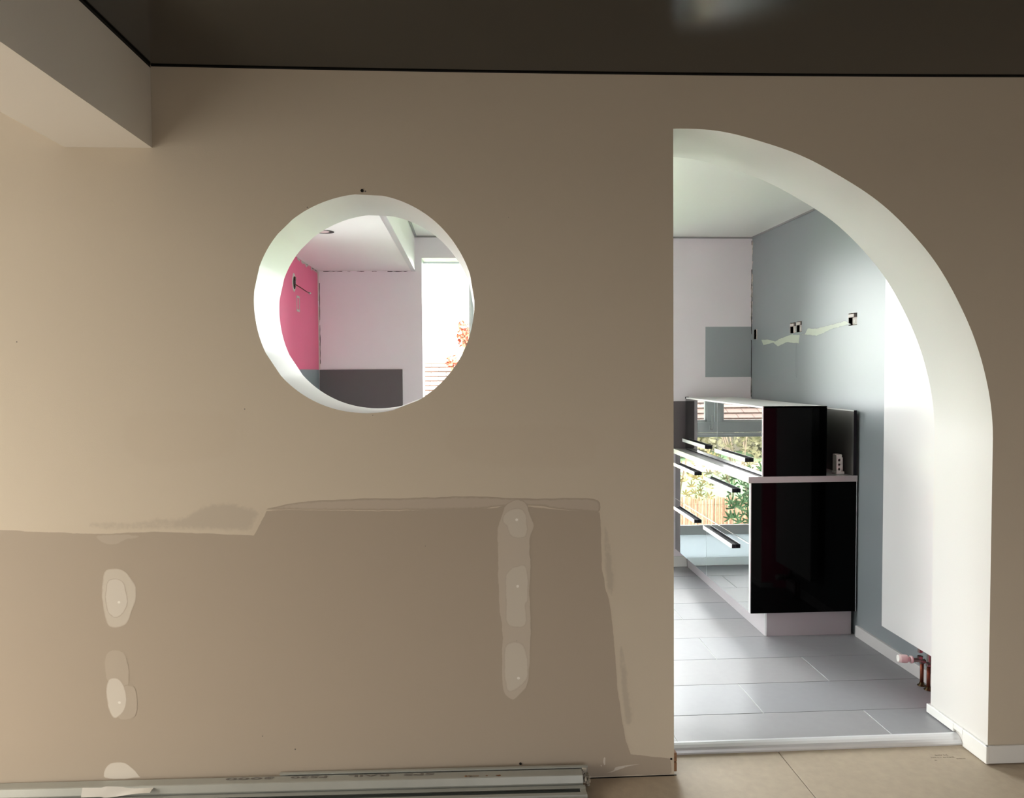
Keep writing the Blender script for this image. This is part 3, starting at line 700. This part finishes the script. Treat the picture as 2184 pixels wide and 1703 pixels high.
# ------------------------------------------------------------------ upper box units standing on the worktop
def box_unit(y0, y1, hy0, hy1, label, near):
    e = empty('box_cabinet', (1.69, y0, .885), label, 'cabinet', 'black gloss box cabinets standing on the worktop')
    xf = 1.5235
    boxes('body', [(xf+.0205, 1.868, y0+(.019 if near else .001), y1-.001, .8855, 1.242)], hdark, e)
    boxes('top_board', [(xf+.0005, 1.868, y0, y1, 1.243, 1.2515)], whitelam, e)
    d = box('door', (xf, xf+.019, y0+.003, y1-.001, .892, 1.2425), blackmirror, e, .0008, 1)
    pieces('edge_strip', [(xf+.0005, xf+.0188, y0+.0015, y0+.0028, .892, 1.2425), (xf+.001, xf+.0188, y0+.003, y1-.001, 1.2427, 1.244)], edge, d)
    handle(d, hy0, hy1, .9625, xf, 1.4985)
    boxes('base_gap', [(xf+.004, xf+.02, y0+.002, y1-.001, .8851, .8915)], hdark, e)
    if near:
        box('end_panel', (xf+.006, 1.868, y0, y0+.0185, .8855, 1.2525), blackgloss, e, .0006, 1)
        pieces('end_panel_edge', [(xf-.0002, xf+.0058, y0-.0004, y0+.004, .8855, 1.2525)], edge, e)
    else:
        boxes('hinge_cap', [(xf-.002, xf+.02, y1-.012, y1+.002, 1.2425, 1.2560)], hdark, e)
box_unit(1.2462, 1.967, 1.430, 1.943, 'near black gloss box cabinet with one handle standing on the worktop end', True)
box_unit(1.967, 2.655, 2.135, 2.646, 'far black gloss box cabinet standing on the worktop near the back wall', False)

# splashback along the grey wall
e = empty('splashback_panel', (2.02, Y0, .852), 'dark grey metallic splashback with white top edge along the grey wall', 'splashback')
box('panel', (2.0125, 2.0255, Y0+.001, YB-.0125, .8535, 1.2215), splash, e)
box('top_edge', (2.0115, 2.0258, Y0+.001, YB-.0125, 1.2216, 1.2275), splashtop, e)
box('end_edge', (2.0115, 2.0265, Y0-.0018, Y0+.0008, .8850, 1.2275), hdark, e)

# socket tower on the worktop
e = empty('socket_block', (1.972, 1.30, .884), 'small off-white upright socket block standing on the worktop by the splashback', 'socket block')
box('body', (1.948, 1.978, 1.30, 1.345, .887, .990), plastic, e, .003, 2)
box('side_ridge', (1.978, 1.984, 1.302, 1.34, .89, .974), plastic, e, .002, 1)
box('foot', (1.946, 1.990, 1.296, 1.35, .8845, .899), plastic, e, .002, 1)
for z in (.912, .936, .960):
    bm = bmesh.new(); lathe(bm, [(.0075, 0), (.0075, .0008), (.006, .0008), (.006, .0003)], (1.9625, 1.3003, z), (0, -1, 0), 16); from_bm('socket', bm, pinkplastic, e)
    pieces('pin_slot', [(1.959, 1.9605, 1.2988, 1.2995, z-.0015, z+.0015), (1.9645, 1.966, 1.2988, 1.2995, z-.0015, z+.0015)], boxdark, e)

# ------------------------------------------------------------------ radiator
e = empty('panel_radiator', (1.99, .62, .214), 'tall flat white panel radiator on the grey kitchen wall behind the arch', 'radiator')
box('front_panel', (1.960, 1.972, .372, .866, .214, 2.05), radm, e, .003, 2)
box('rear_body', (1.974, 2.012, .385, .855, .222, 2.045), skirtk, e, .003, 1)
boxes('side_seam', [(1.9722, 1.9738, .372, .8663, .214, 2.05)], brk, e)
pieces('wall_bracket', [(2.012, 2.0485, .46, .49, 1.7, 1.76), (2.012, 2.0485, .75, .78, 1.7, 1.76), (2.012, 2.0485, .46, .49, .4, .46), (2.012, 2.0485, .75, .78, .4, .46)], brk, e)
# valve and pipes
v_ = empty('radiator_valve', (1.985, .56, .15), 'pinkish white thermostatic valve head with tarnished fittings under the radiator', 'valve')
zc = .162; yc = .575
bm = bmesh.new(); ax = Vector((-1, .06, 0))
lathe(bm, [(.0165, -.001), (.0175, .002), (.0185, .010), (.0180, .026), (.0160, .036)], (1.917, yc+.004, zc+.004), (-1, .12, .02), 28); from_bm('valve_head', bm, pinkplastic, v_, True)
bm = bmesh.new(); lathe(bm, [(.0158, 0), (.0150, .0025), (.012, .0035)], (1.8805, yc+.0085, zc+.0048), (-1, .12, .02), 28); from_bm('valve_cap', bm, plastic, v_)
bm = bmesh.new()
lathe(bm, [(.0155, 0), (.0165, .002), (.0165, .009), (.014, .011)], (1.939, yc, zc+.002), (-1, .1, 0), 24)
lathe(bm, [(.010, 0), (.010, .010)], (1.927, yc+.002, zc+.003), (-1, .1, 0), 16)
from_bm('valve_collar', bm, pinkplastic, v_, True)
bm = bmesh.new()
lathe(bm, [(.009, 0), (.010, .006), (.010, .030)], (1.972, yc-.004, zc), (-1, .08, 0), 6)
lathe(bm, [(.012, 0), (.012, .012)], (1.972, yc-.004, zc+.006), (0, 0, 1), 6)
tube(bm, [(1.972, yc-.004, zc-.002), (1.988, yc-.01, zc-.004), (2.003, yc+.02, zc-.012), (2.006, .612, zc-.022)], .0085, 10)
tube(bm, [(1.990, .535, .200), (1.990, .535, .172), (2.002, .545, .160), (2.008, .566, .146)], .009, 10)
lathe(bm, [(.012, 0), (.012, .014)], (2.006, .612, zc-.032), (0, 0, 1), 6)
lathe(bm, [(.012, 0), (.012, .014)], (2.008, .566, .136), (0, 0, 1), 6)
lathe(bm, [(.011, 0), (.011, .02)], (1.972, yc-.004, .196), (0, 0, 1), 6)
from_bm('fitting', bm, brass, v_)
for (px, py, zt) in ((2.006, .612, zc-.025), (2.008, .566, .14)):
    bm = bmesh.new(); tube(bm, [(px, py, .031), (px, py, .08), (px, py, zt)], .0078, 12); p_ = from_bm('pipe', bm, copper, v_, True)
    bm = bmesh.new(); lathe(bm, [(.019, 0), (.0185, .002), (.011, .006), (.0095, .014)], (px, py, .0306), (0, 0, 1), 24); from_bm('pipe_rosette', bm, rose, p_, True)

# ------------------------------------------------------------------ rails on the living room floor
ANG = -.0200
def rot_rail(o, pivot=(.385, -.05)):
    for v in o.data.vertices:
        wx = v.co.x+o_loc.x-pivot[0]; wy = v.co.y+o_loc.y-pivot[1]
        v.co.x = pivot[0]+wx*math.cos(ANG)-wy*math.sin(ANG)-o_loc.x; v.co.y = pivot[1]+wx*math.sin(ANG)+wy*math.cos(ANG)-o_loc.y
def profile_rail(name, prof, x0, x1, m, parent, smooth=False):
    """open sheet profile with real thickness, swept along x"""
    t = .0009; n = len(prof); P = [Vector(p) for p in prof]; Q = []
    for i in range(n):
        d = (P[min(i+1, n-1)]-P[max(i-1, 0)]).normalized(); Q.append(P[i]+Vector((-d.y, d.x))*t)
    ring = P+Q[::-1]; k = len(ring)
    vs = [(x, p.x, p.y) for x in (x0, x1) for p in ring]
    fs = [(i, (i+1) % k, k+(i+1) % k, k+i) for i in range(k)]
    for i in range(n-1):
        a, b, c2, d2 = i, i+1, k-2-i, k-1-i
        fs.append((d2, c2, b, a)); fs.append((k+a, k+b, k+c2, k+d2))
    return obj(name, vs, fs, m, parent)
rails = []
L0 = -2.6
# main rail, top layer: web on top, flanges down
e = empty('furring_rail', (-1, -.05, 0), 'upper pale metal rail with stencilled lettering on its top, on the rail stack', 'rail', 'stack of metal rails on the floor along the wall'); o_loc = e.location.copy()
y0, y1 = -.0905, -.0435
pr = profile_rail('profile', [(y0+.004, .0315), (y0-.0005, .0315), (y0-.0025, .036), (y0+.0035, .0585), (y0+.0075, .0602), (y1-.004, .0602), (y1, .0585), (y1, .0320), (y1-.006, .0318)][::-1], L0, .379, galv, e)
rot_rail(pr)
for (word, xa, xb) in (('SPS', -.129, -.235), ('RAIL', -.284, -.423), ('F530', -.496, -.618), ('3000', -.675, -.838)):
    t_ = text_on_floor(word, .0175, (0, 0, 0), 0, ink, e, 'stencilled_lettering')
    xs = [v.co.x for v in t_.data.vertices]; x_min = min(xs); Lx = max(xs)-x_min; wy0 = -e.location.y
    # spread the stencil along the rail; it stands upside down as seen from the room
    for v in t_.data.vertices:
        v.co.x = xa+(xb-xa)*(v.co.x-x_min)/Lx-e.location.x; v.co.y = (-.052-(v.co.y-wy0))-e.location.y
    rot_rail(t_)
    for v in t_.data.vertices: v.co.z += .0613
for (x, a, b) in ((-.02, .006, .0035), (-.012, .012, .004), (.005, .02, .003), (.05, .004, .003), (.09, .009, .003)):
    bm = bmesh.new(); lathe(bm, [(1, 0), (.7, .0004)], (0, 0, 0), (0, 0, 1), 9)
    for v in bm.verts: v.co = Vector((x+v.co.x*a, -.075+v.co.y*b-.006*random.random(), .0611+v.co.z))
    s_ = from_bm('stain', bm, woodb if a < .01 else ink2, e); rot_rail(s_)
# peeled protective film hanging on its front
vs = []; fs = []; n1 = 22
for i in range(n1+1):
    u = i/n1; x = -1.30+.235*u
    top = .0592-.0015*u; curl = .004+.020*max(0, (u-.55)/.45)**1.6
    zb = .033+.018*max(0, (u-.35)/.65)**1.5
    for j in range(6):
        q = j/5
        vs.append((x, y0+.0018-.0055*math.sin(q*math.pi*.5)-curl*q*q+.002*(1-q), top+(zb-top)*q+.003*math.sin(q*3+u*5)*(u > .3)))
for i in range(n1):
    for j in range(5): fs.append((i*6+j, i*6+j+1, (i+1)*6+j+1, (i+1)*6+j))
fm = obj('peeling_film', vs, fs, film, e, True); rot_rail(fm)
# thin rail behind it
e = empty('furring_rail', (-.2, -.03, 0), 'thin metal rail behind the lettered rail, tight against the wall', 'rail', 'stack of metal rails on the floor along the wall'); o_loc = e.location.copy()
pr = profile_rail('profile', [(-.0425, .0615), (-.0425, .0655), (-.0375, .0665), (-.030, .0660), (-.030, .034), (-.036, .0322)][::-1], -.66, .402, galv, e)
rot_rail(pr)
# end blocks of plaster crumbs at the rail ends
e = empty('plaster_crumbs', (.40, -.06, 0), 'dried plaster crumbs on the right end of the rail stack', 'plaster')
for k in range(16):
    x = .384+random.uniform(0, .024); y = -.047+random.uniform(-.035, .012); z = random.uniform(.003, .052); r = random.uniform(.003, .009)
    bm = bmesh.new(); bmesh.ops.create_icosphere(bm, subdivisions=1, radius=r)
    for v in bm.verts: v.co = Vector((x+v.co.x*.8*random.uniform(.7, 1.2), y+v.co.y*random.uniform(.8, 1.2), max(.001, z+v.co.z*random.uniform(.8, 1.3))))
    from_bm('crumb', bm, dust, e)
box('offcut', (.382, .406, -.052, -.030, .010, .040), dust, e, .003, 1)
box('offcut', (.382, .398, -.048, -.028, .045, .062), dust, e, .002, 1)
# bottom layer: channel open upwards
e = empty('furring_rail', (-1, -.12, 0), 'lower metal rail with a dark open channel, in front of the stack', 'rail', 'stack of metal rails on the floor along the wall'); o_loc = e.location.copy()
pr = profile_rail('profile', [(-.110, .0262), (-.092, .0272), (-.088, .024), (-.088, .0015), (-.155, .0015), (-.155, .0215), (-.151, .0272), (-.134, .0262)], L0, .386, galv, e); rot_rail(pr)
ch = box('channel_shade_fill', (L0, .366, -.1340, -.1105, .0035, .0215), raildark, e); rot_rail(ch)  # dark fill paints the shade inside the open channel
ch = box('channel_stop', (.366, .385, -.1345, -.110, .010, .0262), galv, e); rot_rail(ch)
e = empty('furring_rail', (-1, -.17, 0), 'lowest front metal rail lying beside the channel rail on the floor', 'rail', 'stack of metal rails on the floor along the wall'); o_loc = e.location.copy()
pr = profile_rail('profile', [(-.160, .002), (-.160, .0245), (-.164, .0262), (-.176, .0235), (-.186, .0262), (-.205, .0262), (-.208, .0235), (-.208, .002)], L0, .380, galv, e); rot_rail(pr)
e = empty('furring_rail', (-1, -.06, 0), 'lower rear metal rail carrying the lettered rail, against the wall', 'rail', 'stack of metal rails on the floor along the wall'); o_loc = e.location.copy()
pr = profile_rail('profile', [(-.084, .001), (-.084, .0275), (-.081, .0295), (-.040, .0295), (-.036, .0275), (-.036, .001)], L0, .381, galv, e); rot_rail(pr)

# ------------------------------------------------------------------ outside the kitchen window
t = box('ground', (-6, 6, 2.966, 4.35, -.3, -.05), terr); tag(t, kind='structure')
gd = obj('ground', [(-60, 4.35, -.6), (60, 4.35, -.6), (60, 90, -.6), (-60, 90, -.6)], [(0, 1, 2, 3)], grass); tag(gd, kind='structure')
pth = obj('garden_path', [(-9, 12.2, -.59), (3, 12.2, -.59), (4.0, 14.2, -.59), (-9, 13.6, -.59)], [(0, 1, 2, 3)], soil); tag(pth, 'sandy path crossing the lawn behind the reed fence', 'path')
# reed fence
e = empty('reed_fence', (0, 4.25, -.3), 'dry beige reed screen fence at the edge of the terrace', 'fence')
vs = []; fs = []
x = -3.0
while x < 3.2:
    r = random.uniform(.004, .007); h = .272+random.uniform(-.02, .014); y = 4.25+random.uniform(-.008, .008); n = len(vs); lean = random.uniform(-.012, .012)
    for (z, dx) in ((-.3, 0), (h, lean)):
        for k in range(4): vs.append((x+dx+r*math.cos(k*math.pi/2), y+r*math.sin(k*math.pi/2), z))
    for k in range(4): fs.append((n+k, n+(k+1) % 4, n+4+(k+1) % 4, n+4+k))
    fs.append((n+4, n+5, n+6, n+7)); x += r*1.7
o = obj('reeds', vs, fs, reed, e); o['kind'] = 'stuff'
for z in (.0, .2):
    bm = bmesh.new(); tube(bm, [(-3, 4.238, z), (0, 4.236, z+.004), (3.2, 4.238, z)], .002, 5); from_bm('binding_wire', bm, stem, e)
# leaf shapes
def lobed(n=5, s=.09):
    vs = [(0, 0, 0)]; 
    for i in range(-2, 3):
        a = i*math.radians(38); r = s*(1-.12*abs(i))
        vs.append((math.sin(a-.22)*r*.45, math.cos(a-.22)*r*.45, .004)); vs.append((math.sin(a-.10)*r*.92, math.cos(a-.10)*r*.92, .008*(1-abs(i)*.5)))
        vs.append((math.sin(a)*r, math.cos(a)*r, -.004)); vs.append((math.sin(a+.10)*r*.92, math.cos(a+.10)*r*.92, .008)); vs.append((math.sin(a+.22)*r*.45, math.cos(a+.22)*r*.45, .004))
    fs = [(0, i, i+1) for i in range(1, len(vs)-1)]
    return vs, fs
def leaf_mesh(name, s, m):
    vs, fs = lobed(5, s); me = bpy.data.meshes.new(name); me.from_pydata(vs, [], fs); me.materials.append(m); return me
def shrub(name, base, label, cat, stems, leaves, me, smat, spread, h0, h1, rs):
    e = empty(name, base, label, cat); B = Vector(base)
    for k in range(stems):
        a = random.uniform(0, 6.28); r = spread*random.uniform(.3, .8)
        bm = bmesh.new(); tube(bm, [B, B+Vector((math.cos(a)*r*.4, math.sin(a)*r*.3, h1*.5)), B+Vector((math.cos(a)*r, math.sin(a)*r*.5, h1*.92))], .008, 6); from_bm('stem', bm, smat, e, True)
    for k in range(leaves):
        o = bpy.data.objects.new('leaf', me); COL.objects.link(o); o.parent = e
        a = random.uniform(0, 6.28); r = spread*math.sqrt(random.random())
        o.location = (math.cos(a)*r, math.sin(a)*r*.5, random.uniform(h0, h1))
        o.rotation_euler = (random.uniform(.6, 2.2), random.uniform(-.7, .7), random.uniform(-1.2, 1.2)); o.scale = (rs*random.uniform(.7, 1.15),)*3
    return e
shrub('fig_shrub', (.42, 3.75, -.05), 'green fig shrub with lobed leaves before the reed fence', 'shrub', 7, 110, leaf_mesh('leaf', .085, figl), stem, .30, .16, .62, 1.0)
shrub('yellow_plant', (.2, 7.2, -.6), 'yellow leaved plant on the lawn behind the reed fence', 'plant', 6, 90, leaf_mesh('leaf', .10, yellowl), stem, .45, .3, 1.05, 1.0)
shrub('yellow_plant', (-.9, 8.2, -.6), 'second yellowish plant on the lawn, further from the fence', 'plant', 6, 90, leaf_mesh('leaf', .10, hedgem), stem, .6, .3, 1.2, 1.0)
def crown(name, base, size, n, m, label, cat, trunk=None, leafs=.16):
    e = empty(name, base, label, cat); vs = []; fs = []; B = Vector(base)
    for k in range(n):
        d = Vector((random.gauss(0, 1), random.gauss(0, 1), random.gauss(0, 1))).normalized()*random.random()**.4
        c = B+Vector((d.x*size[0], d.y*size[1], size[3]+d.z*size[2])); q = len(vs)
        u = Vector((random.gauss(0, 1), random.gauss(0, 1), random.gauss(0, 1))).normalized(); v = u.orthogonal().normalized(); s = leafs*random.uniform(.6, 1.3)
        for (a, b) in ((-1, 0), (0, -.5), (1, 0), (0, .5)): vs.append(c+u*a*s*.5+v*b*s)
        fs.append((q, q+1, q+2, q+3))
    o = obj('foliage', vs, fs, m, e); o['kind'] = 'stuff'
    if trunk:
        bm = bmesh.new(); tube(bm, [B, B+Vector((.05, 0, size[3]*.5)), B+Vector((0, .03, size[3])), B+Vector((-.1, 0, size[3]+size[2]*.6))], trunk, 7); from_bm('trunk', bm, stem, e, True)
    return e
for i, x in enumerate((-8.0, -6.0, -4.0, -2.0, 0.0, 2.0)):
    crown('hedge', (x, 14.9, -.6), (.86, .4, .42, .42), 900, hedgem, ['leftmost clipped olive hedge bush before the tiled roof house', 'second olive hedge bush from the left before the house', 'third olive hedge bush from the left before the house', 'middle right olive hedge bush before the house', 'fifth olive hedge bush from the left before the house', 'rightmost olive hedge bush before the tiled roof house'][i], 'hedge', None, .10)['group'] = 'olive hedge bushes along the garden'
crown('red_tree', (-.10, 12.6, -.6), (.15, .15, .28, 2.80), 170, redl, 'slim tree with sparse red autumn leaves seen through the window', 'tree', .04, .10)
crown('red_shrub', (-.36, 13.4, -.6), (.17, .2, .12, 2.26), 130, redl, 'low red leaved bush before the roof ridge', 'shrub', .03, .10)
# neighbour house with tiled roof
hs = empty('neighbour_house', (-2.2, 18, -.6), 'neighbouring house with brown tiled roof beyond the hedge', 'house')
HX0, HX1 = -6.2, 2.2; YE, ZE, YR, ZR = 15.6, .10, 18.2, 1.66
box('wall', (HX0+.3, HX1-.3, 16.2, 20.2, -.6, .55), hwall, hs)
obj('roof_deck', [(HX0, YE, ZE-.03), (HX1, YE, ZE-.03), (HX1, YR, ZR-.03), (HX0, YR, ZR-.03), (HX0, YR+2.6, ZE-.03), (HX1, YR+2.6, ZE-.03)], [(0, 1, 2, 3), (3, 2, 5, 4)], rtile2, hs)
tm = bpy.data.meshes.new('roof_tile'); W_ = .40; 
sl = Vector((0, YR-YE, ZR-ZE)); NR = 13; step = sl/NR; nrm = Vector((0, -(ZR-ZE), (YR-YE))).normalized(); sd = step*1.12
vv = [Vector((0, 0, 0)), Vector((W_-.012, 0, 0)), Vector((W_-.012, sd.y, sd.z)), Vector((0, sd.y, sd.z))]
V8 = [v+nrm*(.05 if i < 2 else .012) for i, v in enumerate(vv)]+[v+nrm*(.02 if i < 2 else -.01) for i, v in enumerate(vv)]
tm.from_pydata([tuple(v) for v in V8], [], [(0, 1, 2, 3), (7, 6, 5, 4), (0, 4, 5, 1), (1, 5, 6, 2), (2, 6, 7, 3), (3, 7, 4, 0)]); tm.materials.append(rtile)
tm2 = tm.copy(); tm2.materials.clear(); tm2.materials.append(rtile2)
for r in range(NR):
    for c_ in range(21):
        x = HX0+c_*W_+(.2 if r % 2 else 0)
        if x+W_ > HX1+.1: continue
        o = bpy.data.objects.new('roof_tile', tm if random.random() < .85 else tm2); COL.objects.link(o); o.parent = hs
        o.location = Vector((x, YE+step.y*r, ZE+step.z*r))-hs.location
bm = bmesh.new(); tube(bm, [(HX0, YR, ZR), (HX1, YR, ZR)], .07, 8); from_bm('ridge', bm, rtile, hs)
br = empty('rain_barrel', (-3.8, 13.6, -.6), 'blue plastic rain barrel standing before the hedge', 'barrel')
bm = bmesh.new(); lathe(bm, [(.26, 0), (.29, .05), (.32, .4), (.33, .5), (.32, .6), (.29, .95), (.27, 1.0)], (-3.8, 13.6, -.6), (0, 0, 1), 20); from_bm('barrel', bm, bluep, br, True)
bm = bmesh.new(); lathe(bm, [(.28, 0), (.28, .03), (.05, .05)], (-3.8, 13.6, .4), (0, 0, 1), 20); from_bm('lid', bm, bluep, br)
